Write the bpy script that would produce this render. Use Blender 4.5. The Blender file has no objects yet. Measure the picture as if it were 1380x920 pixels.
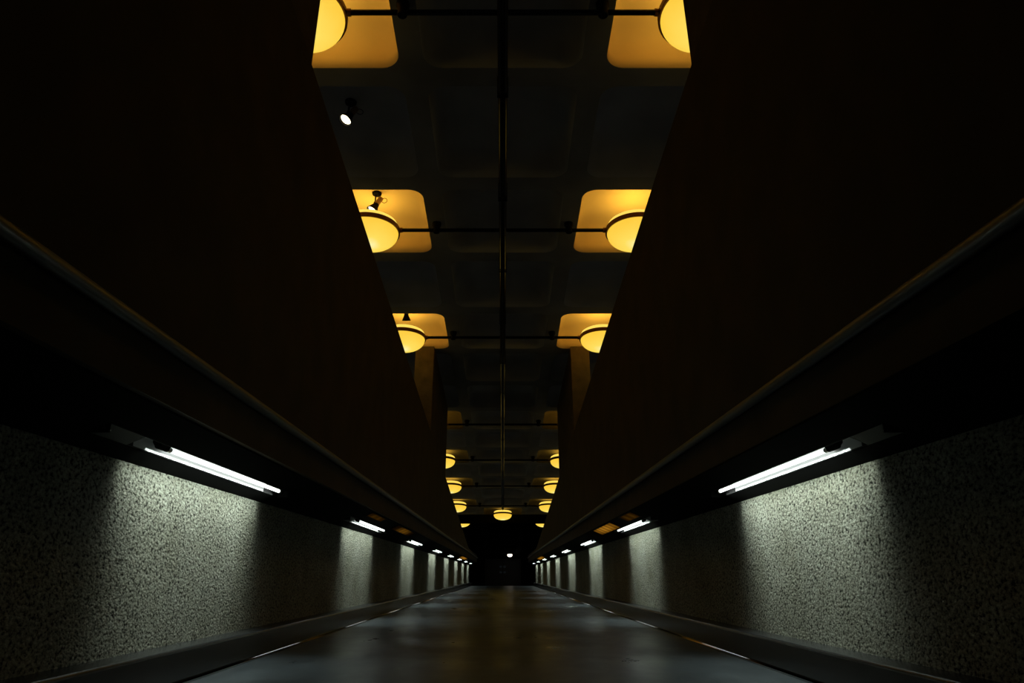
import bpy, bmesh, math, random
from mathutils import Vector, Matrix
random.seed(4)
C = bpy.context.scene.collection
PI = math.pi

# ------------------------------------------------------------------ geometry constants (metres)
F_PX = 980.0
PITCH = math.radians(23.2)          # camera pitch above the level
ALPHA = math.radians(5.38)          # slope of the ramp
CA, SA = math.cos(ALPHA), math.sin(ALPHA)
ZC = 0.405                          # camera height above the ramp
H = 4.4                             # underside of ceiling ribs above the camera
ZH = ZC + H
DXL, DXU = -0.018, -0.006           # the ramp sits a little off the ceiling grid
XF, XW, XP = 1.24, 1.35, 1.06       # kerb face, lower wall, upper wall
S0, S1 = -1.6, 31.4                 # ramp start, ramp top
PX, PY, K0 = 1.475, 1.4905, 3.947   # coffer grid
ZL = ZC + 4.312                     # lamp ring height


def R(x, s, n):
    return Vector((x, s * CA - n * SA, ZC + s * SA + n * CA))


def nat(y, z):                      # ramp normal coordinate of a world point
    return -y * SA + (z - ZC) * CA


# ------------------------------------------------------------------ helpers
def link(name, me, mat=None, parent=None):
    o = bpy.data.objects.new(name, me)
    C.objects.link(o)
    if mat is not None:
        for m in (mat if isinstance(mat, (list, tuple)) else [mat]):
            o.data.materials.append(m)
    if parent is not None:
        o.parent = parent
    return o


def from_bm(name, bm, mat=None, parent=None, smooth=None):
    bmesh.ops.recalc_face_normals(bm, faces=bm.faces[:])
    me = bpy.data.meshes.new(name)
    bm.to_mesh(me)
    bm.free()
    if smooth:
        me.polygons.foreach_set('use_smooth', [True] * len(me.polygons))
        try:
            me.set_sharp_from_angle(angle=math.radians(smooth))
        except Exception:
            pass
    return link(name, me, mat, parent)


def hexa(bm, pts, mi=0):
    v = [bm.verts.new(p) for p in pts]
    for f in ((0, 1, 2, 3), (7, 6, 5, 4), (0, 4, 5, 1), (1, 5, 6, 2), (2, 6, 7, 3), (3, 7, 4, 0)):
        fa = bm.faces.new([v[i] for i in f])
        fa.material_index = mi
    return v


def box(bm, x0, x1, y0, y1, z0, z1, mi=0):
    return hexa(bm, [(x0, y0, z0), (x1, y0, z0), (x1, y1, z0), (x0, y1, z0),
                     (x0, y0, z1), (x1, y0, z1), (x1, y1, z1), (x0, y1, z1)], mi)


def extrude_section(bm, sec, s0, s1, fn, steps=1):
    """sec: list of (x,n) closed; swept along the ramp from s0 to s1."""
    rings = []
    for i in range(steps + 1):
        s = s0 + (s1 - s0) * i / steps
        rings.append([bm.verts.new(fn(x, s, n)) for x, n in sec])
    m = len(sec)
    for a, b in zip(rings[:-1], rings[1:]):
        for i in range(m):
            j = (i + 1) % m
            bm.faces.new((a[i], a[j], b[j], b[i]))
    bm.faces.new(rings[0][::-1])
    bm.faces.new(rings[-1])


def prism_yz(bm, prof, x0, x1):
    a = [bm.verts.new((x0, y, z)) for y, z in prof]
    b = [bm.verts.new((x1, y, z)) for y, z in prof]
    m = len(prof)
    bm.faces.new(a)
    bm.faces.new(b[::-1])
    for i in range(m):
        j = (i + 1) % m
        bm.faces.new((a[i], b[i], b[j], a[j]))


def lathe(bm, prof, n=48, axis_fn=None, cap=True):
    """prof: (r,z) list; r==0 ends become poles."""
    fn = axis_fn or (lambda r, a, z: (r * math.cos(a), r * math.sin(a), z))
    rings = []
    for r, z in prof:
        if r < 1e-6:
            rings.append([bm.verts.new(fn(0, 0, z))])
        else:
            rings.append([bm.verts.new(fn(r, 2 * PI * i / n, z)) for i in range(n)])
    for a, b in zip(rings[:-1], rings[1:]):
        for i in range(n):
            j = (i + 1) % n
            if len(a) == 1 and len(b) == 1:
                continue
            if len(a) == 1:
                bm.faces.new((a[0], b[i], b[j]))
            elif len(b) == 1:
                bm.faces.new((a[i], a[j], b[0]))
            else:
                bm.faces.new((a[i], a[j], b[j], b[i]))
    if cap:
        for rg in (rings[0], rings[-1]):
            if len(rg) > 1:
                bm.faces.new(rg)


def tube(bm, pts, r, n=16, cap=True):
    pts = [Vector(p) for p in pts]
    rings = []
    ref = None
    for i, p in enumerate(pts):
        if i == 0:
            t = pts[1] - pts[0]
        elif i == len(pts) - 1:
            t = pts[-1] - pts[-2]
        else:
            t = (pts[i + 1] - pts[i]).normalized() + (pts[i] - pts[i - 1]).normalized()
        t.normalize()
        if ref is None:
            ref = Vector((0, 0, 1)) if abs(t.z) < 0.9 else Vector((1, 0, 0))
        u = t.cross(ref).normalized()
        w = u.cross(t).normalized()
        ref = w
        rr = r[i] if isinstance(r, (list, tuple)) else r
        rings.append([bm.verts.new(p + u * rr * math.cos(2 * PI * k / n) + w * rr * math.sin(2 * PI * k / n)) for k in range(n)])
    for a, b in zip(rings[:-1], rings[1:]):
        for k in range(n):
            j = (k + 1) % n
            bm.faces.new((a[k], a[j], b[j], b[k]))
    if cap:
        bm.faces.new(rings[0][::-1])
        bm.faces.new(rings[-1])


def bevel(o, w=0.004, seg=2):
    m = o.modifiers.new('bevel', 'BEVEL')
    m.width = w
    m.segments = seg
    m.limit_method = 'ANGLE'
    return o


def thing(name, label, cat, loc=(0, 0, 0), rot=(0, 0, 0), group=None):
    o = bpy.data.objects.new(name, None)
    C.objects.link(o)
    o.empty_display_size = 0.1
    o.location = loc
    o.rotation_euler = rot
    o['label'] = label
    o['category'] = cat
    if group:
        o['group'] = group
    return o


def tag(o, label, cat, group=None):
    o['label'] = label
    o['category'] = cat
    if group:
        o['group'] = group
    return o


def struct(o, label, cat):
    o['kind'] = 'structure'
    o['label'] = label
    o['category'] = cat
    return o


def copy_tree(o, parent=None):
    c = o.copy()
    C.objects.link(c)
    if parent is not None:
        c.parent = parent
    for ch in list(o.children):
        copy_tree(ch, c)
    return c


# ------------------------------------------------------------------ materials
def new_mat(name):
    m = bpy.data.materials.new(name)
    m.use_nodes = True
    nt = m.node_tree
    b = nt.nodes['Principled BSDF']
    return m, nt, b


def simple(name, col, rough=0.5, metal=0.0, spec=0.5, noise=0.0, scale=8.0, bump=0.0):
    m, nt, b = new_mat(name)
    b.inputs['Base Color'].default_value = (*col, 1)
    b.inputs['Roughness'].default_value = rough
    b.inputs['Metallic'].default_value = metal
    b.inputs['Specular IOR Level'].default_value = spec
    if noise or bump:
        tc = nt.nodes.new('ShaderNodeTexCoord')
        nz = nt.nodes.new('ShaderNodeTexNoise')
        nz.inputs['Scale'].default_value = scale
        nz.inputs['Detail'].default_value = 6
        nt.links.new(tc.outputs['Object'], nz.inputs['Vector'])
        if noise:
            rp = nt.nodes.new('ShaderNodeValToRGB')
            rp.color_ramp.elements[0].position = 0.3
            rp.color_ramp.elements[1].position = 0.7
            rp.color_ramp.elements[0].color = (*[c * (1 - noise) for c in col], 1)
            rp.color_ramp.elements[1].color = (*[min(1, c * (1 + noise)) for c in col], 1)
            nt.links.new(nz.outputs['Fac'], rp.inputs['Fac'])
            nt.links.new(rp.outputs['Color'], b.inputs['Base Color'])
        if bump:
            bp = nt.nodes.new('ShaderNodeBump')
            bp.inputs['Strength'].default_value = bump
            bp.inputs['Distance'].default_value = 0.01
            nt.links.new(nz.outputs['Fac'], bp.inputs['Height'])
            nt.links.new(bp.outputs['Normal'], b.inputs['Normal'])
    return m


def emit(name, col, strength):
    m = bpy.data.materials.new(name)
    m.use_nodes = True
    nt = m.node_tree
    nt.nodes.clear()
    out = nt.nodes.new('ShaderNodeOutputMaterial')
    e = nt.nodes.new('ShaderNodeEmission')
    e.inputs['Color'].default_value = (*col, 1)
    e.inputs['Strength'].default_value = strength
    nt.links.new(e.outputs['Emission'], out.inputs['Surface'])
    return m


def aggregate():
    """rough exposed-aggregate concrete with pits and darker stones"""
    m, nt, b = new_mat('aggregate_concrete')
    L = nt.links.new
    tc = nt.nodes.new('ShaderNodeTexCoord')
    mp = nt.nodes.new('ShaderNodeMapping')
    mp.inputs['Scale'].default_value = (1, 0.62, 0.85)
    L(tc.outputs['Object'], mp.inputs['Vector'])
    nz = nt.nodes.new('ShaderNodeTexNoise')
    nz.inputs['Scale'].default_value = 100
    nz.inputs['Detail'].default_value = 5
    nz.inputs['Roughness'].default_value = 0.7
    L(mp.outputs['Vector'], nz.inputs['Vector'])
    vo = nt.nodes.new('ShaderNodeTexVoronoi')
    vo.inputs['Scale'].default_value = 120
    L(mp.outputs['Vector'], vo.inputs['Vector'])
    big = nt.nodes.new('ShaderNodeTexNoise')
    big.inputs['Scale'].default_value = 2.2
    big.inputs['Detail'].default_value = 4
    L(tc.outputs['Object'], big.inputs['Vector'])
    # albedo
    rp = nt.nodes.new('ShaderNodeValToRGB')
    e = rp.color_ramp.elements
    e[0].position, e[0].color = 0.385, (0.012, 0.012, 0.010, 1)
    e[1].position, e[1].color = 0.62, (0.42, 0.43, 0.37, 1)
    mid = e.new(0.47)
    mid.color = (0.25, 0.25, 0.21, 1)
    L(nz.outputs['Fac'], rp.inputs['Fac'])
    rp2 = nt.nodes.new('ShaderNodeValToRGB')
    e = rp2.color_ramp.elements
    e[0].position, e[0].color = 0.3, (0.72, 0.70, 0.62, 1)
    e[1].position, e[1].color = 0.72, (1.12, 1.12, 1.10, 1)
    L(big.outputs['Fac'], rp2.inputs['Fac'])
    mx = nt.nodes.new('ShaderNodeMix')
    mx.data_type = 'RGBA'
    mx.blend_type = 'MULTIPLY'
    mx.inputs[0].default_value = 1
    L(rp.outputs['Color'], mx.inputs[6])
    L(rp2.outputs['Color'], mx.inputs[7])
    L(mx.outputs[2], b.inputs['Base Color'])
    b.inputs['Roughness'].default_value = 0.9
    b.inputs['Specular IOR Level'].default_value = 0.2
    # relief
    ad = nt.nodes.new('ShaderNodeMath')
    ad.operation = 'SUBTRACT'
    ml = nt.nodes.new('ShaderNodeMath')
    ml.operation = 'MULTIPLY'
    ml.inputs[1].default_value = 0.45
    L(vo.outputs['Distance'], ml.inputs[0])
    L(nz.outputs['Fac'], ad.inputs[0])
    L(ml.outputs[0], ad.inputs[1])
    bp = nt.nodes.new('ShaderNodeBump')
    bp.inputs['Strength'].default_value = 0.85
    bp.inputs['Distance'].default_value = 0.012
    L(ad.outputs[0], bp.inputs['Height'])
    L(bp.outputs['Normal'], b.inputs['Normal'])
    return m


def floor_mat():
    m, nt, b = new_mat('worn_floor_vinyl')
    L = nt.links.new
    tc = nt.nodes.new('ShaderNodeTexCoord')
    mp = nt.nodes.new('ShaderNodeMapping')
    mp.inputs['Scale'].default_value = (1.0, 0.55, 1)
    L(tc.outputs['Object'], mp.inputs['Vector'])
    n1 = nt.nodes.new('ShaderNodeTexNoise')
    n1.inputs['Scale'].default_value = 2.6
    n1.inputs['Detail'].default_value = 7
    n1.inputs['Roughness'].default_value = 0.6
    L(mp.outputs['Vector'], n1.inputs['Vector'])
    n2 = nt.nodes.new('ShaderNodeTexNoise')
    n2.inputs['Scale'].default_value = 30
    n2.inputs['Detail'].default_value = 5
    L(tc.outputs['Object'], n2.inputs['Vector'])
    rp = nt.nodes.new('ShaderNodeValToRGB')
    e = rp.color_ramp.elements
    e[0].position, e[0].color = 0.3, (0.034, 0.041, 0.047, 1)
    e[1].position, e[1].color = 0.72, (0.066, 0.080, 0.092, 1)
    L(n1.outputs['Fac'], rp.inputs['Fac'])
    L(rp.outputs['Color'], b.inputs['Base Color'])
    rr = nt.nodes.new('ShaderNodeMapRange')
    rr.inputs[1].default_value, rr.inputs[2].default_value = 0.3, 0.7
    rr.inputs[3].default_value, rr.inputs[4].default_value = 0.26, 0.46
    L(n1.outputs['Fac'], rr.inputs[0])
    L(rr.outputs[0], b.inputs['Roughness'])
    bp = nt.nodes.new('ShaderNodeBump')
    bp.inputs['Strength'].default_value = 0.03
    bp.inputs['Distance'].default_value = 0.004
    L(n2.outputs['Fac'], bp.inputs['Height'])
    L(bp.outputs['Normal'], b.inputs['Normal'])
    b.inputs['Specular IOR Level'].default_value = 0.6
    return m


def lamp_glass():
    """amber alabaster glass lit by a bulb inside: hotter near the bulb at the bottom of the bowl"""
    m = bpy.data.materials.new('amber_lamp_glass')
    m.use_nodes = True
    nt = m.node_tree
    nt.nodes.clear()
    L = nt.links.new
    out = nt.nodes.new('ShaderNodeOutputMaterial')
    em = nt.nodes.new('ShaderNodeEmission')
    tc = nt.nodes.new('ShaderNodeTexCoord')
    vm = nt.nodes.new('ShaderNodeVectorMath')
    vm.operation = 'DISTANCE'
    vm.inputs[1].default_value = (0, 0, -0.19)
    L(tc.outputs['Object'], vm.inputs[0])
    nz = nt.nodes.new('ShaderNodeTexNoise')
    nz.inputs['Scale'].default_value = 5
    nz.inputs['Detail'].default_value = 3
    L(tc.outputs['Object'], nz.inputs['Vector'])
    ma = nt.nodes.new('ShaderNodeMath')
    ma.operation = 'MULTIPLY_ADD'
    ma.inputs[1].default_value = 0.12
    L(nz.outputs['Fac'], ma.inputs[0])
    L(vm.outputs['Value'], ma.inputs[2])
    rp = nt.nodes.new('ShaderNodeValToRGB')
    e = rp.color_ramp.elements
    e[0].position, e[0].color = 0.08, (1.0, 0.90, 0.40, 1)
    e[1].position, e[1].color = 0.42, (1.0, 0.60, 0.050, 1)
    mid = e.new(0.2)
    mid.color = (1.0, 0.74, 0.115, 1)
    L(ma.outputs[0], rp.inputs['Fac'])
    L(rp.outputs['Color'], em.inputs['Color'])
    em.inputs['Strength'].default_value = 1.0
    L(em.outputs['Emission'], out.inputs['Surface'])
    return m


M_AGG = aggregate()
M_FLOOR = floor_mat()
M_UPPER = simple('brown_painted_concrete', (0.058, 0.040, 0.022), 0.75, 0, 0.25, 0.25, 3.0, 0.15)
M_PIER = simple('board_marked_concrete', (0.115, 0.085, 0.058), 0.85, 0, 0.2, 0.25, 6.0, 0.3)
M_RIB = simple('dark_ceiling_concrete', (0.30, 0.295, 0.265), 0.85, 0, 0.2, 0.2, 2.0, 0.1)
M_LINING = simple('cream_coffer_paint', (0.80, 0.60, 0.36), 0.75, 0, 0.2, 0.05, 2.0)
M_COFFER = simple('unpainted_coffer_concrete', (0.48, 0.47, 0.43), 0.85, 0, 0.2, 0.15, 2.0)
M_COFFER2 = simple('dimmed_pier_coffer', (0.12, 0.09, 0.05), 0.85, 0, 0.2, 0.15, 2.0)  # colour lowered so the recess by the pier looks dimly lit
M_DIMMED = simple('dimmed_far_coffer', (0.10, 0.085, 0.06), 0.9, 0, 0.1, 0.15, 2.0)  # dimness of the far lamp recesses put into the colour
M_KERB = simple('dark_grey_kerb_paint', (0.026, 0.027, 0.028), 0.25, 0.0, 0.5, 0.15, 5.0)
M_ALU = simple('scuffed_aluminium', (0.36, 0.36, 0.36), 0.04, 1.0)
M_RAIL = simple('grey_rail_metal', (0.19, 0.19, 0.18), 0.42, 0.8)
M_SOFFIT = simple('black_soffit_paint_and_far_dark', (0.004, 0.004, 0.004), 0.9, 0, 0.05)
M_PIPE = simple('black_gloss_pipe', (0.008, 0.007, 0.006), 0.16, 0.0, 0.22)
M_BRONZE = simple('bronze_lamp_ring', (0.13, 0.06, 0.022), 0.4, 0.7)
M_BLACK = simple('matt_black_metal', (0.004, 0.0035, 0.003), 0.8, 0, 0.15)
M_HOUS = simple('dark_fixture_metal', (0.012, 0.012, 0.012), 0.6, 0, 0.2)
M_REFL = simple('white_reflector_enamel', (0.86, 0.88, 0.87), 0.5)
M_CAP = simple('tube_cap_metal', (0.6, 0.6, 0.55), 0.35, 1.0)
M_CREAMARM = simple('tan_lamp_arm', (0.32, 0.18, 0.08), 0.5)
M_DOOR = simple('dark_door_paint', (0.02, 0.018, 0.016), 0.5)
M_GLASS = lamp_glass()
M_GLASS2 = emit('bright_lamp_glass', (1.0, 0.66, 0.10), 1.15)
M_TUBE = emit('fluorescent_glow', (0.93, 1.0, 0.97), 2.6)
M_SPOT = emit('spot_bulb_glow', (1.0, 0.86, 0.58), 4.0)
M_EXITL = emit('landing_light_glow', (1.0, 0.9, 0.74), 3.0)
M_PANE = emit('dim_lit_door_pane', (0.75, 0.9, 0.95), 0.004)


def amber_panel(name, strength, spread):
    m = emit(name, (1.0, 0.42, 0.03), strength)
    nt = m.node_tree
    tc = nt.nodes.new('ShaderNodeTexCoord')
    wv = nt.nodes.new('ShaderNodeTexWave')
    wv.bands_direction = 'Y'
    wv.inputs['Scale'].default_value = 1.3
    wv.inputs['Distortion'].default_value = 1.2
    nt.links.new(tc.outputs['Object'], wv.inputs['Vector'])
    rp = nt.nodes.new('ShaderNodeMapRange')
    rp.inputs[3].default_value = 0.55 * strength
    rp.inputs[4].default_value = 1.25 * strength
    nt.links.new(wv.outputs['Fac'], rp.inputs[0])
    # glow strongest in the middle, fading outward
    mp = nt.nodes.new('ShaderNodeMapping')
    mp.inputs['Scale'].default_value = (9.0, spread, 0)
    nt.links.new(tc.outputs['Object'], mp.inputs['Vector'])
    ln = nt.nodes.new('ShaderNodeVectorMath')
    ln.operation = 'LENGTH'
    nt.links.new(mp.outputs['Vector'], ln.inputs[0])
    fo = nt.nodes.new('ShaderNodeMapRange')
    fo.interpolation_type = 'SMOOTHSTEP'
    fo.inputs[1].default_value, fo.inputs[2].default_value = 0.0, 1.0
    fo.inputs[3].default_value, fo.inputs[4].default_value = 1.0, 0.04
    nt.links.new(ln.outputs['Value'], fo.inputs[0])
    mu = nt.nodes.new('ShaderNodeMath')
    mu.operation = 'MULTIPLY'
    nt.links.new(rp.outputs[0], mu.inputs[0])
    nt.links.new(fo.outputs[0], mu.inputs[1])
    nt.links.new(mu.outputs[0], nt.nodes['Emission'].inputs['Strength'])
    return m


# ------------------------------------------------------------------ ramp floor
bm = bmesh.new()
extrude_section(bm, [(-XF - .02 + DXL, -.405), (XF + .02 + DXL, -.405), (XF + .02 + DXL, -.6), (-XF - .02 + DXL, -.6)], S0, S1, R, 24)
struct(from_bm('floor', bm, M_FLOOR), 'worn dark grey ramp floor rising between two low kerbs', 'floor')
top = R(0, S1, -.405)
Y_END = 38.0
bm = bmesh.new()
box(bm, -1.6, 1.6, top.y, Y_END, top.z - .2, top.z)
struct(from_bm('floor_landing', bm, M_FLOOR), 'dark level landing beyond the top of the ramp', 'floor')

# ------------------------------------------------------------------ lower walls, kerbs, edging strips, soffits, upper walls
N_LAMPS, LAMP_STEP = 8, 3.77
SLOT0, SLOT1 = 2.24, 4.24
SOF = lambda X: .514 - .42 * (X - XP)          # underside of sloping soffit


def side_fn(sg, dx):
    return lambda x, s, n: R(sg * x + dx, s, n)


for sg, side, k in ((-1, 'left', 1), (1, 'right', 2)):
    fl = side_fn(sg, DXL)
    fu = side_fn(sg, DXU)
    bm = bmesh.new()
    extrude_section(bm, [(XW, -.6), (XW, .50), (XW + .2, .50), (XW + .2, -.6)], S0, S1, fl, 8)
    struct(from_bm('wall_lower_' + side, bm, M_AGG), 'rough pitted grey concrete wall under the %s row of tube lights' % side, 'wall')
    # kerb / skirting with a rounded top edge
    bm = bmesh.new()
    r = .014
    sec = [(XF, -.405), (XF, -.272 - r)]
    for i in range(1, 7):
        a = PI - i * PI / 12
        sec.append((XF + r + r * math.cos(a), -.272 - r + r * math.sin(a)))
    sec += [(XW, -.272), (XW, -.405)]
    extrude_section(bm, sec, S0, S1, fl, 4)
    struct(from_bm('baseboard_' + side, bm, M_KERB, smooth=40), 'dark metal kerb along the foot of the %s wall' % side, 'baseboard')
    # quarter round metal strip where kerb meets floor
    bm = bmesh.new()
    # a narrow rolled edge: face normals run from 29 to 42 degrees off the floor normal
    rr = .07
    arc = [(-math.sin(math.radians(29 + 2.2 * i)) * rr, math.cos(math.radians(29 + 2.2 * i)) * rr) for i in range(7)]
    x_off, n_off = XF - .0005 - arc[0][0], -.388 - arc[0][1]
    sec = [(XF - .0005, -.4045), (XF - .0005, -.388)] + [(x_off + u, n_off + v) for u, v in arc[1:]] + [(x_off + arc[-1][0], -.4045)]
    extrude_section(bm, sec, S0, S1, fl, 4)
    struct(from_bm('trim_%d' % k, bm, M_ALU, smooth=40), 'thin shiny metal strip where %s kerb meets the floor' % side, 'trim')
    # soffit with slots for tube lights
    bm = bmesh.new()
    xa, xb, t = 1.205, 1.275, .012

    def strip(x0, x1, s0, s1):
        extrude_section(bm, [(x0, SOF(x0)), (x1, SOF(x1)), (x1, SOF(x1) + t), (x0, SOF(x0) + t)], s0, s1, fl)
    strip(XP + .014, xa, S0, S1)
    strip(xb, XW, S0, S1)
    prev = S0
    for i in range(N_LAMPS):
        strip(xa, xb, prev, SLOT0 + i * LAMP_STEP)
        prev = SLOT1 + i * LAMP_STEP
    strip(xa, xb, prev, S1)
    struct(from_bm('trim_%d' % (k + 2), bm, M_SOFFIT), 'black sloping soffit that holds the %s tube lights' % side, 'soffit')
    # upper wall: level top, bottom edge parallel to ramp
    zt = ZC + 3.02
    ys = [S0 + (S1 + .0 - S0) * i / 40 for i in range(41)]
    bot, topl = [], []
    for s in ys:
        b0 = R(0, s, .516)
        t0 = R(0, s, .80)
        bot.append((b0.y, b0.z))
        topl.append((b0.y, max(zt, t0.z)))
    bm = bmesh.new()
    prism_yz(bm, bot + topl[::-1], sg * XP + DXU, sg * (XW - .002) + DXU)
    struct(from_bm('wall_upper_' + side, bm, M_UPPER), 'dark brown upper wall with level top over the %s handrail' % side, 'wall')
    # piers that carry the ceiling
    for (y0, y1, nm, lab) in ((-1.5, 3.13, 'near', 'dark concrete pier nearest the camera above the %s upper wall' % side),
                              (10.45, 13.45, 'far', 'concrete pier with lamp lit front face above the %s upper wall' % side)):
        bm = bmesh.new()
        box(bm, sg * XP + DXU, sg * XW + DXU, y0, y1, zt, ZH)
        struct(bevel(from_bm('wall_pier_%s_%s' % (nm, side), bm, M_PIER), .008), lab, 'pier')
    # handrail
    h = thing('handrail', 'long grey metal handrail along the %s upper wall' % side, 'handrail', fu(XP, 15, .67), group='handrails of the ramp')
    o = h.location
    bm = bmesh.new()
    n = 14
    extrude_section(bm, [(XP - .026 + .021 * math.cos(2 * PI * i / n), .686 + .021 * math.sin(2 * PI * i / n)) for i in range(n)],
                    S0, S1 - .2, lambda x, s, q: fu(x, s, q) - o, 4)
    from_bm('rail', bm, M_RAIL, h, smooth=60)
    bm = bmesh.new()
    extrude_section(bm, [(XP - .012, .680), (XP, .680), (XP, .692), (XP - .012, .692)], S0, S1 - .2, lambda x, s, q: fu(x, s, q) - o)
    from_bm('mounting_strip', bm, M_RAIL, h)

# ------------------------------------------------------------------ tube lights in the soffit slots
def tube_light_proto(sg):
    """local frame: x outward (times sg), y up the ramp, z normal to the ramp; origin at slot centre"""
    xc, sc = 1.24, 3.24
    nc = SOF(xc)
    t = bpy.data.objects.new('tube_light', None)
    C.objects.link(t)
    t.empty_display_size = .1

    def P(x, s, n):
        return Vector((sg * (x - xc), s - sc, n - nc))
    # channel: top, inner side, two ends
    bm = bmesh.new()
    a, b, top = 1.208, 1.272, .508

    def bx(x0, x1, s0, s1, n0, n1):
        pts = [P(x0, s0, n0), P(x1, s0, n0), P(x1, s1, n0), P(x0, s1, n0), P(x0, s0, n1), P(x1, s0, n1), P(x1, s1, n1), P(x0, s1, n1)]
        hexa(bm, pts)
    bx(a, b, SLOT0 + .01, SLOT1 - .01, top - .003, top)
    bx(a, a + .003, SLOT0 + .01, SLOT1 - .01, SOF(a), top - .003)
    bx(b - .003, b, SLOT0 + .01, SLOT1 - .01, SOF(b) + .001, top - .003)
    bx(a + .003, b - .003, SLOT0 + .01, SLOT0 + .014, SOF(b), top - .003)
    bx(a + .003, b - .003, SLOT1 - .014, SLOT1 - .01, SOF(b), top - .003)
    from_bm('housing', bm, M_HOUS, t)
    # blank cover plate ahead of the tube, with its screw
    bm = bmesh.new()
    pts = []
    for n_off in (0, .003):
        pts += [P(a, SLOT0 + .012, SOF(a) + n_off), P(b, SLOT0 + .012, SOF(b) + n_off), P(b, SLOT0 + .24, SOF(b) + n_off), P(a, SLOT0 + .24, SOF(a) + n_off)]
    hexa(bm, pts)
    cp = from_bm('cover_plate', bm, M_HOUS, t)
    bm = bmesh.new()
    c = P(1.238, SLOT0 + .05, SOF(1.238))
    lathe(bm, [(.0, -.004), (.006, -.003), (.008, 0.0), (.008, .002)], 12, lambda r, an, z: (c.x + r * math.cos(an), c.y + r * math.sin(an), c.z + z))
    from_bm('screw', bm, M_CAP, cp)
    # curved white reflector: outer side rolling over to the roof of the channel
    bm = bmesh.new()
    prof = []
    for i in range(9):
        f = i / 8
        an = f * PI / 2
        prof.append((1.268 - .045 * (1 - math.cos(an)), SOF(1.268) + .002 + .055 * math.sin(an) * 1.0))
    r0, r1 = 2.52, 3.96
    g0 = [bm.verts.new(P(x, r0, n)) for x, n in prof]
    g1 = [bm.verts.new(P(x, r1, n)) for x, n in prof]
    g2 = [bm.verts.new(P(x + .0015, r0, n + .0015)) for x, n in prof]
    g3 = [bm.verts.new(P(x + .0015, r1, n + .0015)) for x, n in prof]
    for i in range(8):
        bm.faces.new((g0[i], g0[i + 1], g1[i + 1], g1[i]))
        bm.faces.new((g2[i], g3[i], g3[i + 1], g2[i + 1]))
    bm.faces.new((g0[0], g1[0], g3[0], g2[0]))
    bm.faces.new((g0[-1], g2[-1], g3[-1], g1[-1]))
    for i in range(8):
        bm.faces.new((g0[i], g2[i], g2[i + 1], g0[i + 1]))
        bm.faces.new((g1[i], g1[i + 1], g3[i + 1], g3[i]))
    from_bm('reflector', bm, M_REFL, t, smooth=50)
    # glowing tube and its caps
    tx, tn, tr = 1.235, .4485, .009
    bm = bmesh.new()
    tube(bm, [P(tx, 2.735, tn), P(tx, 4.125, tn)], tr, 16)
    tb = from_bm('fluorescent_tube', bm, M_TUBE, t, smooth=50)
    for s0, s1 in ((2.705, 2.735), (4.125, 4.155)):
        bm = bmesh.new()
        tube(bm, [P(tx, s0, tn), P(tx, s1, tn)], tr + .001, 16)
        from_bm('end_cap', bm, M_CAP, tb, smooth=50)
    # lampholders: round-backed black sockets
    for s0, s1 in ((2.63, 2.705), (4.155, 4.19)):
        bm = bmesh.new()
        hw = .0115
        sec = [P(tx - .02, 0, .50), P(tx - .02, 0, tn + .012), P(tx - hw, 0, tn)]
        for i in range(1, 8):
            an = PI + i * PI / 8
            sec.append(P(tx + hw * math.cos(an), 0, tn + hw * math.sin(an)))
        sec += [P(tx + hw, 0, tn), P(tx + .02, 0, tn + .012), P(tx + .02, 0, .50)]
        a0 = [bm.verts.new((p.x, s0 - sc, p.z)) for p in sec]
        a1 = [bm.verts.new((p.x, s1 - sc, p.z)) for p in sec]
        m = len(sec)
        bm.faces.new(a0)
        bm.faces.new(a1[::-1])
        for i in range(m):
            j = (i + 1) % m
            bm.faces.new((a0[i], a1[i], a1[j], a0[j]))
        from_bm('lampholder', bm, M_BLACK, t)
    for strip_len in (1.08, 1.30, 1.52):
        wash_strip(t, P, sg, strip_len)
    return t


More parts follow.
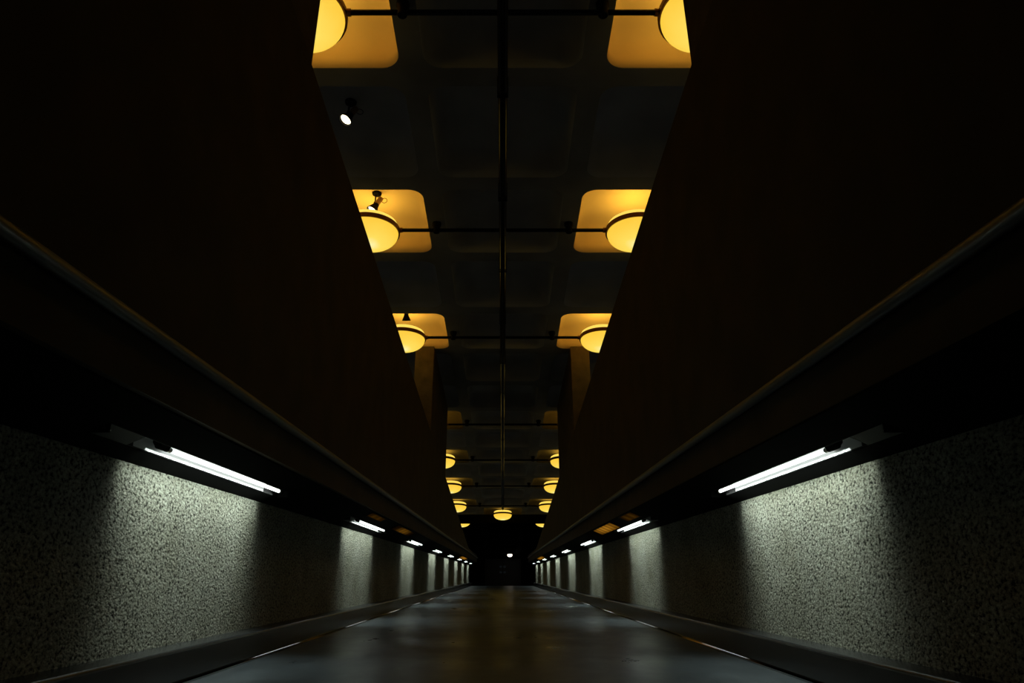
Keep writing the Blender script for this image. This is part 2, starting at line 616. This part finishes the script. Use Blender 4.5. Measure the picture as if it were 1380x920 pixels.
def wash_strip(t, P, sg, strip_len):
    # the light it throws (cut-off along the tube shaped by direction in the strength nodes)
    ld = bpy.data.lights.new('tube_wash', 'AREA')
    ld.shape = 'RECTANGLE'
    ld.size, ld.size_y = .03, strip_len
    ld.energy = WASH_W / 3
    ld.color = (0.86, 1.0, 0.91)
    ld.use_nodes = True
    nt = ld.node_tree
    em = nt.nodes['Emission']
    ge = nt.nodes.new('ShaderNodeNewGeometry')
    vm = nt.nodes.new('ShaderNodeVectorMath')
    vm.operation = 'DOT_PRODUCT'
    vm.inputs[1].default_value = (0, CA, SA)
    nt.links.new(ge.outputs['Incoming'], vm.inputs[0])
    ab = nt.nodes.new('ShaderNodeMath')
    ab.operation = 'ABSOLUTE'
    nt.links.new(vm.outputs['Value'], ab.inputs[0])
    mr = nt.nodes.new('ShaderNodeMapRange')
    mr.inputs[1].default_value, mr.inputs[2].default_value = 0.0, 1.0
    mr.inputs[3].default_value, mr.inputs[4].default_value = 1.0, 0.0
    nt.links.new(ab.outputs[0], mr.inputs[0])
    pw = nt.nodes.new('ShaderNodeMath')
    pw.operation = 'POWER'
    pw.inputs[1].default_value = 4.5
    nt.links.new(mr.outputs[0], pw.inputs[0])
    dn = nt.nodes.new('ShaderNodeVectorMath')
    dn.operation = 'DOT_PRODUCT'
    dn.inputs[1].default_value = (0, SA, -CA)
    nt.links.new(ge.outputs['Incoming'], dn.inputs[0])
    mu = nt.nodes.new('ShaderNodeMath')
    mu.operation = 'MULTIPLY'
    mu.use_clamp = True
    nt.links.new(pw.outputs[0], mu.inputs[0])
    sq = nt.nodes.new('ShaderNodeMath')
    sq.operation = 'POWER'
    sq.inputs[1].default_value = 0.35
    nt.links.new(dn.outputs['Value'], sq.inputs[0])
    nt.links.new(sq.outputs[0], mu.inputs[1])
    nt.links.new(mu.outputs[0], em.inputs['Strength'])
    lo = bpy.data.objects.new('tube_wash', ld)
    C.objects.link(lo)
    lo.parent = t
    lo.location = P(1.245, 3.37, SOF(1.245) - .006)
    # local -Z of the light points down and outward
    d = Vector((sg * math.sin(WASH_TILT), 0, -math.cos(WASH_TILT)))
    zax = -d
    yax = Vector((0, 1, 0))
    xax = yax.cross(zax)
    lo.rotation_euler = Matrix((xax, yax, zax)).transposed().to_euler()


WASH_W, WASH_TILT = 31.0, math.radians(36)
ORD = ['nearest and largest', 'second nearest', 'third nearest', 'fourth nearest', 'fifth nearest', 'sixth nearest', 'second last and tiny', 'farthest and tiniest']
for sg, side in ((-1, 'left'), (1, 'right')):
    proto = tube_light_proto(sg)
    for i in range(N_LAMPS):
        o = proto if i == 0 else copy_tree(proto)
        o.location = R(sg * 1.24 + DXL, 3.24 + i * LAMP_STEP, SOF(1.24))
        o.rotation_euler = (ALPHA, 0, 0)
        tag(o, '%s white tube light over the rough %s wall' % (ORD[i], side), 'light', 'tube lights above the %s wall' % side)

# ------------------------------------------------------------------ amber patches: dim glow put into thin panels under the soffit
AMB = [M_ for M_ in (amber_panel('amber_glow_bright', .30, .95), amber_panel('amber_glow_dim', .09, 1.6), amber_panel('amber_glow_long', .30, .5), amber_panel('amber_glow_faint', .03, 1.6))]


def soffit_glow(sg, s0, s1, xin, xout, mat, label):
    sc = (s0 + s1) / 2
    o = thing('soffit_glow', label, 'light', R(sg * 1.13 + DXL, sc, SOF(1.13)), (ALPHA, 0, 0), 'amber glow patches on the soffits')

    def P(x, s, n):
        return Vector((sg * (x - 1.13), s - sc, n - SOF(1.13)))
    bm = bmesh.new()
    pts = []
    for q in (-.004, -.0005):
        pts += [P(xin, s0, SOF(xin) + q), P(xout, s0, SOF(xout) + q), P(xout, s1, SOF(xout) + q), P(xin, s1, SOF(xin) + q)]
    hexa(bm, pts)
    from_bm('lens', bm, mat, o)  # thin glowing panel that makes the patch
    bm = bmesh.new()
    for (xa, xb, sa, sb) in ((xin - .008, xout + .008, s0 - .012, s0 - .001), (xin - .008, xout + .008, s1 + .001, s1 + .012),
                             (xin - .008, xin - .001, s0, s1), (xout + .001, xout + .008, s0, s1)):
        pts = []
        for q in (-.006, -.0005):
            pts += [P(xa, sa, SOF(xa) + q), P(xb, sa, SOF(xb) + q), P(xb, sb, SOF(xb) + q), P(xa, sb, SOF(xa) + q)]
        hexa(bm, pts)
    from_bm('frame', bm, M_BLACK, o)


soffit_glow(1, 7.45, 8.85, 1.085, 1.19, AMB[0], 'brightest amber soffit glow patch, between first two right tube lights')
soffit_glow(1, 6.2, 6.8, 1.08, 1.16, AMB[3], 'faint amber soffit glow patch on right, nearest to camera')
soffit_glow(-1, 7.9, 9.4, 1.08, 1.16, AMB[1], 'amber soffit glow patch on left beyond the second tube light')
soffit_glow(-1, 6.3, 7.0, 1.08, 1.13, AMB[3], 'faint amber soffit glow patch on left, nearest to camera')
soffit_glow(-1, 20.5, 24.0, 1.085, 1.18, AMB[2], 'far left amber soffit glow patch near the ramp top')
soffit_glow(1, 20.5, 24.0, 1.085, 1.18, AMB[2], 'far right amber soffit glow patch near the ramp top')

# ------------------------------------------------------------------ coffered ceiling
def rounded_loop(half, r, per=6):
    pts = []
    for q in range(4):
        cx = (half - r) * (1 if q in (0, 3) else -1)
        cy = (half - r) * (1 if q in (0, 1) else -1)
        for i in range(per + 1):
            a = q * PI / 2 + i * (PI / 2) / per
            pts.append((cx + r * math.cos(a), cy + r * math.sin(a)))
    return pts


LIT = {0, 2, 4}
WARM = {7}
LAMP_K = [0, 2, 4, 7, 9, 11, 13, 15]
bm = bmesh.new()
HALF, RAD, DEPTH = .64, .15, .34
for kk in range(-4, 23):
    for jj in range(-2, 3):
        cx, cy = jj * PX, K0 + kk * PY
        inner = rounded_loop(HALF, RAD)
        outer = []
        for x, y in inner:
            s = 1 / max(abs(x), abs(y))
            ox, oy = x * s, y * s
            outer.append((cx + ox * PX / 2, cy + oy * PY / 2))
        vo = [bm.verts.new((x, y, ZH)) for x, y in outer]
        vi = [bm.verts.new((cx + x, cy + y, ZH)) for x, y in inner]
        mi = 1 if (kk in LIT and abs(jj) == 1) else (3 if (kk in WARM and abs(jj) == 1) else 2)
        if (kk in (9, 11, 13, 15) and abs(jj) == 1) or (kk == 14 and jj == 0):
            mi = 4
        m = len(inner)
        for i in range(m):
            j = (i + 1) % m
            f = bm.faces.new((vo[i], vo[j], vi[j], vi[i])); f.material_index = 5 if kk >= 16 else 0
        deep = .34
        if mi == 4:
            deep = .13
        if kk >= 16:  # ceiling past the beam blackened in colour against stray ambient light
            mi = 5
        prev = vi
        for sc_, dz in ((.985, .10), (.965, .17), (.93, .235), (.875, .285), (.79, .32), (.66, .337), (.45, .34)):
            cur = [bm.verts.new((cx + x * sc_, cy + y * sc_, ZH + dz * deep / .34)) for x, y in inner]
            for i in range(m):
                j = (i + 1) % m
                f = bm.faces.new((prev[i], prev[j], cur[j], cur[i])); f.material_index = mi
                f.smooth = True
            prev = cur
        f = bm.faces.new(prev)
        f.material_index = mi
        f.smooth = True
bmesh.ops.remove_doubles(bm, verts=bm.verts[:], dist=.0005)
struct(from_bm('ceiling', bm, [M_RIB, M_LINING, M_COFFER, M_COFFER2, M_DIMMED, M_SOFFIT]), 'dark coffered concrete ceiling with rounded square recesses', 'ceiling')

bm = bmesh.new()
box(bm, -2.9, 2.9, 25.42, 25.68, ZC + 4.13, ZH)
struct(from_bm('ceiling_beam', bm, M_SOFFIT), 'dark beam across ceiling that hides the tops of the last lamps', 'beam')

# end wall and door
bm = bmesh.new()
box(bm, -3.0, 3.0, Y_END, Y_END + .2, top.z - .2, ZH + .4)
struct(from_bm('wall_end', bm, M_SOFFIT), 'black wall closing the far end of the passage', 'wall')
d = bpy.data.objects.new('door_1', None)
C.objects.link(d)
d.location = (0, Y_END, top.z)
struct(d, 'dark double door at the far end with dim small panes', 'door')
for sx in (-1, 1):
    bm = bmesh.new()
    box(bm, sx * .005, sx * .82, -.045, 0, .01, 1.74)
    lf = bevel(from_bm('door_leaf', bm, M_DOOR, d), .004)
    for z0 in (1.13, 1.40):
        bm = bmesh.new()
        box(bm, sx * .03, sx * .16, -.052, -.045, z0, z0 + .10)
        from_bm('pane', bm, M_PANE, lf)
bm = bmesh.new()
for (x0, x1, z0, z1) in ((-.90, -.825, 0, 1.82), (.825, .90, 0, 1.82), (-.825, .825, 1.75, 1.82)):
    box(bm, x0, x1, -.06, 0, z0, z1)
from_bm('door_frame', bm, M_DOOR, d)

# landing ceiling light
t = thing('ceiling_light', 'small white light on ceiling before the far end door', 'light', (.34, 36.0, ZH))
bm = bmesh.new()
box(bm, -.13, .13, -.13, .13, -.045, 0)
bevel(from_bm('base', bm, M_BLACK, t), .006)
bm = bmesh.new()
lathe(bm, [(0, -.16), (.07, -.155), (.105, -.13), (.115, -.09), (.11, -.045)], 24)
from_bm('diffuser', bm, M_EXITL, t, smooth=50)

# ------------------------------------------------------------------ bowl lamps
R_L = .318
UP_W = 2.6


def bowl_lamp_proto():
    t = bpy.data.objects.new('bowl_lamp', None)
    C.objects.link(t)
    t.empty_display_size = .1
    bm = bmesh.new()
    prof = []
    e = 2.25
    for i in range(15):
        a = i / 14 * PI / 2
        prof.append((R_L * math.sin(a) ** (2 / e), -.02 - .175 * max(0, math.cos(a)) ** (2 / e)))
    prof[0] = (0, prof[0][1])
    lathe(bm, prof, 56, cap=False)
    from_bm('glass_bowl', bm, M_GLASS, t, smooth=60)
    bm = bmesh.new()
    prof = [(R_L, .021), (R_L - .003, .048), (R_L - .016, .076), (R_L - .045, .094), (R_L - .09, .102)]
    lathe(bm, prof, 56, cap=False)
    from_bm('upper_glass', bm, M_GLASS2, t, smooth=60)
    bm = bmesh.new()
    ri, ro = R_L - .004, R_L + .014
    lathe(bm, [(ri, -.030), (ro, -.030), (ro + .003, -.026), (ro + .003, .018), (ro, .022), (ri, .022), (ri, -.030)], 56, cap=False)
    from_bm('ring', bm, M_BRONZE, t, smooth=30)
    ld = bpy.data.lights.new('bulb_uplight', 'AREA')
    ld.shape = 'DISK'
    ld.size = .44
    ld.energy = UP_W
    ld.color = (1.0, 0.60, 0.085)
    lo = bpy.data.objects.new('bulb_uplight', ld)
    C.objects.link(lo)
    lo.parent = t
    lo.location = (0, 0, .104)
    lo.rotation_euler = (PI, 0, 0)
    return t


proto = bowl_lamp_proto()
LAB = {0: 'glowing amber bowl lamp cut by top of photo, nearest lamp on the %s',
       2: 'glowing amber bowl lamp on the %s in the second lit square recess',
       4: 'glowing amber bowl lamp on the %s in the third lit recess, above the pier',
       7: 'amber bowl lamp on the %s hidden behind the pier, lighting its dim recess',
       9: 'small amber bowl lamp on the %s, first one beyond the pier',
       11: 'small amber bowl lamp on the %s, second one beyond the pier',
       13: 'small amber bowl lamp on the %s, third beyond the pier, beside the centre lamp',
       15: 'farthest amber bowl lamp on the %s, its top cut off by the beam'}
first = True
for k in LAMP_K:
    for sg, side in ((-1, 'left'), (1, 'right')):
        o = proto if first else copy_tree(proto)
        first = False
        o.location = (sg * PX, K0 + k * PY, ZL)
        tag(o, LAB[k] % side, 'lamp', 'amber bowl lamps under the ceiling')
o = copy_tree(proto)
o.location = (0, K0 + 14 * PY, ZL)
o.rotation_euler = (0, 0, .3)
o.scale = (.95, .95, 1)
bm = bmesh.new()
tube(bm, [(0, 0, .03), (0, 0, ZH + .1295 - ZL)], .014, 12)
for a in (0, PI / 2):
    tube(bm, [(-R_L * math.cos(a), -R_L * math.sin(a), 0), (0, 0, .05), (R_L * math.cos(a), R_L * math.sin(a), 0)], .006, 8)
from_bm('stem', bm, M_BRONZE, o, smooth=50)
tag(o, 'small amber bowl lamp alone on the ceiling centre line beyond the pipe end', 'lamp', 'amber bowl lamps under the ceiling')

# ------------------------------------------------------------------ pipes
PLAB = ['thin dark pipe joining the nearest pair of bowl lamps, at top of photo',
        'thin dark pipe joining the second nearest pair of bowl lamps',
        'thin dark pipe joining the third pair of bowl lamps, before the pier',
        'thin dark cross pipe level with the dim recess behind the pier',
        'thin dark pipe joining the first pair of small lamps beyond the pier',
        'thin dark pipe joining the second pair of small lamps beyond the pier',
        'thin dark pipe joining the last lamp pair before the centre lamp']
pr = None
for k, lab in zip(LAMP_K[:7], PLAB):
    if pr is None:
        pr = bpy.data.objects.new('cross_pipe', None)
        C.objects.link(pr)
        bm = bmesh.new()
        e = PX - R_L - .015
        tube(bm, [(-e, 0, 0), (e, 0, 0)], .021, 16)
        from_bm('pipe', bm, M_PIPE, pr, smooth=50)
        for sg in (-1, 1):
            bm = bmesh.new()
            x = sg * .735
            lathe(bm, [(.034, -.03), (.038, -.02), (.038, .035), (.05, .06), (.05, ZH - ZL)], 20, lambda r, a, z: (x + r * math.cos(a), r * math.sin(a), z))
            from_bm('hanger', bm, M_BLACK, pr, smooth=40)
            bm = bmesh.new()
            tube(bm, [(sg * (e - .03), 0, 0), (sg * e, 0, 0)], .028, 16)
            from_bm('coupling', bm, M_BRONZE, pr, smooth=50)
        o = pr
    else:
        o = copy_tree(pr)
    o.location = (0, K0 + k * PY, ZL)
    tag(o, lab, 'pipe', 'cross pipes under the ceiling')
t = thing('conduit', 'long dark glossy pipe running along the ceiling centre line toward the lone lamp', 'pipe', (0, 12, ZL - .076))
bm = bmesh.new()
tube(bm, [(0, -13.5, 0), (0, K0 + 13 * PY - 12 + .12, 0)], .040, 24)
from_bm('pipe', bm, M_PIPE, t, smooth=50)
for k in range(0, 13):
    bm = bmesh.new()
    y = K0 + (k + .5) * PY - 12
    box(bm, -.045, .045, y - .012, y + .012, -.042, -.036)
    box(bm, -.046, -.041, y - .012, y + .012, -.042, ZH - ZL + .0758)
    box(bm, .041, .046, y - .012, y + .012, -.042, ZH - ZL + .0758)
    from_bm('strap', bm, M_BLACK, t)

# ------------------------------------------------------------------ spotlights
def spot_proto():
    """origin at the base centre on the ceiling; hangs down"""
    t = bpy.data.objects.new('spotlight', None)
    C.objects.link(t)
    bm = bmesh.new()
    lathe(bm, [(0, -.035), (.045, -.034), (.06, -.022), (.064, 0)], 28)
    from_bm('base', bm, M_BLACK, t, smooth=50)
    j = Vector((-.015, 0, -.15))
    bm = bmesh.new()
    tube(bm, [(-.012, 0, -.03), (-.014, 0, -.10), j], .010, 10)
    lathe(bm, [(0, -.02), (.016, -.012), (.02, 0), (.016, .012), (0, .02)], 14, lambda r, a, z: (j.x + r * math.cos(a), j.y + r * math.sin(a), j.z + z))
    from_bm('arm', bm, M_BLACK, t, smooth=50)
    aim = Vector((-.42, -.14, -.88)).normalized()
    top_ = Vector((.06, .0, -.08))
    bm = bmesh.new()
    neck = top_ + aim * .125
    tube(bm, [top_, neck], [.034, .034], 18)
    from_bm('body', bm, M_CREAMARM, t, smooth=50)
    u = aim.orthogonal().normalized()
    w = aim.cross(u)
    fn = lambda r, a, z: neck + aim * z + (u * math.cos(a) + w * math.sin(a)) * r
    bm = bmesh.new()
    lathe(bm, [(0, -.01), (.036, -.008), (.04, .02), (.062, .075), (.076, .115), (.070, .115), (.055, .075)], 28, fn, cap=False)
    hd = from_bm('shade', bm, M_BLACK, t, smooth=50)
    bm = bmesh.new()
    lathe(bm, [(.0605, .090), (.045, .100), (.02, .106), (0, .108)], 28, fn, cap=False)
    from_bm('bulb', bm, M_SPOT, hd, smooth=60)
    bm = bmesh.new()
    c = Vector((.105, 0, -.115))
    pts = [c + Vector((.036 * math.cos(a), 0, .036 * math.sin(a))) for a in [2 * PI * i / 24 for i in range(25)]]
    tube(bm, pts, .004, 6)
    from_bm('cable_loop', bm, M_BLACK, t, smooth=60)
    return t


sp = spot_proto()
zt = ZH + DEPTH
for i, (x, y, z, rz, lab) in enumerate(((-1.41, 6.84, zt, 0, 'small spotlight in the second lit recess above left bowl lamp'),
                                        (-1.42, 5.37, zt, .25, 'small bright spotlight alone on the dark ceiling at upper left'),
                                        (-1.40, 9.66, zt, -1.9, 'small spotlight half hidden by rim of third lit recess on left'))):
    o = sp if i == 0 else copy_tree(sp)
    o.location = (x, y, z)
    o.rotation_euler = (0, 0, rz)
    o.scale = (.85, .85, .85)
    tag(o, lab, 'spotlight', 'small ceiling spotlights')

# ------------------------------------------------------------------ world, camera, view
w = bpy.data.worlds.new('World')
bpy.context.scene.world = w
w.use_nodes = True
w.node_tree.nodes['Background'].inputs['Color'].default_value = (0.85, 0.95, 1.0, 1)
w.node_tree.nodes['Background'].inputs['Strength'].default_value = 0.012  # faint ambient fill added to lift the dark ceiling

cam = bpy.data.cameras.new('camera')
cam.sensor_width = 36
cam.lens = F_PX / 1380 * 36
cam.shift_x = (690 - 677.5) / 1380
cam.clip_start = .02
co = bpy.data.objects.new('camera', cam)
C.objects.link(co)
co.location = (0, 0, ZC)
co.rotation_euler = (PI / 2 + PITCH, 0, 0)
sc = bpy.context.scene
sc.camera = co
sc.view_settings.view_transform = 'Standard'
sc.view_settings.look = 'None'
sc.view_settings.exposure = 0
sc.view_settings.gamma = 1
sc.view_settings.use_curve_mapping = False
sc.cycles.use_denoising = True
sc.cycles.max_bounces = 8
sc.cycles.diffuse_bounces = 5
sc.cycles.glossy_bounces = 4
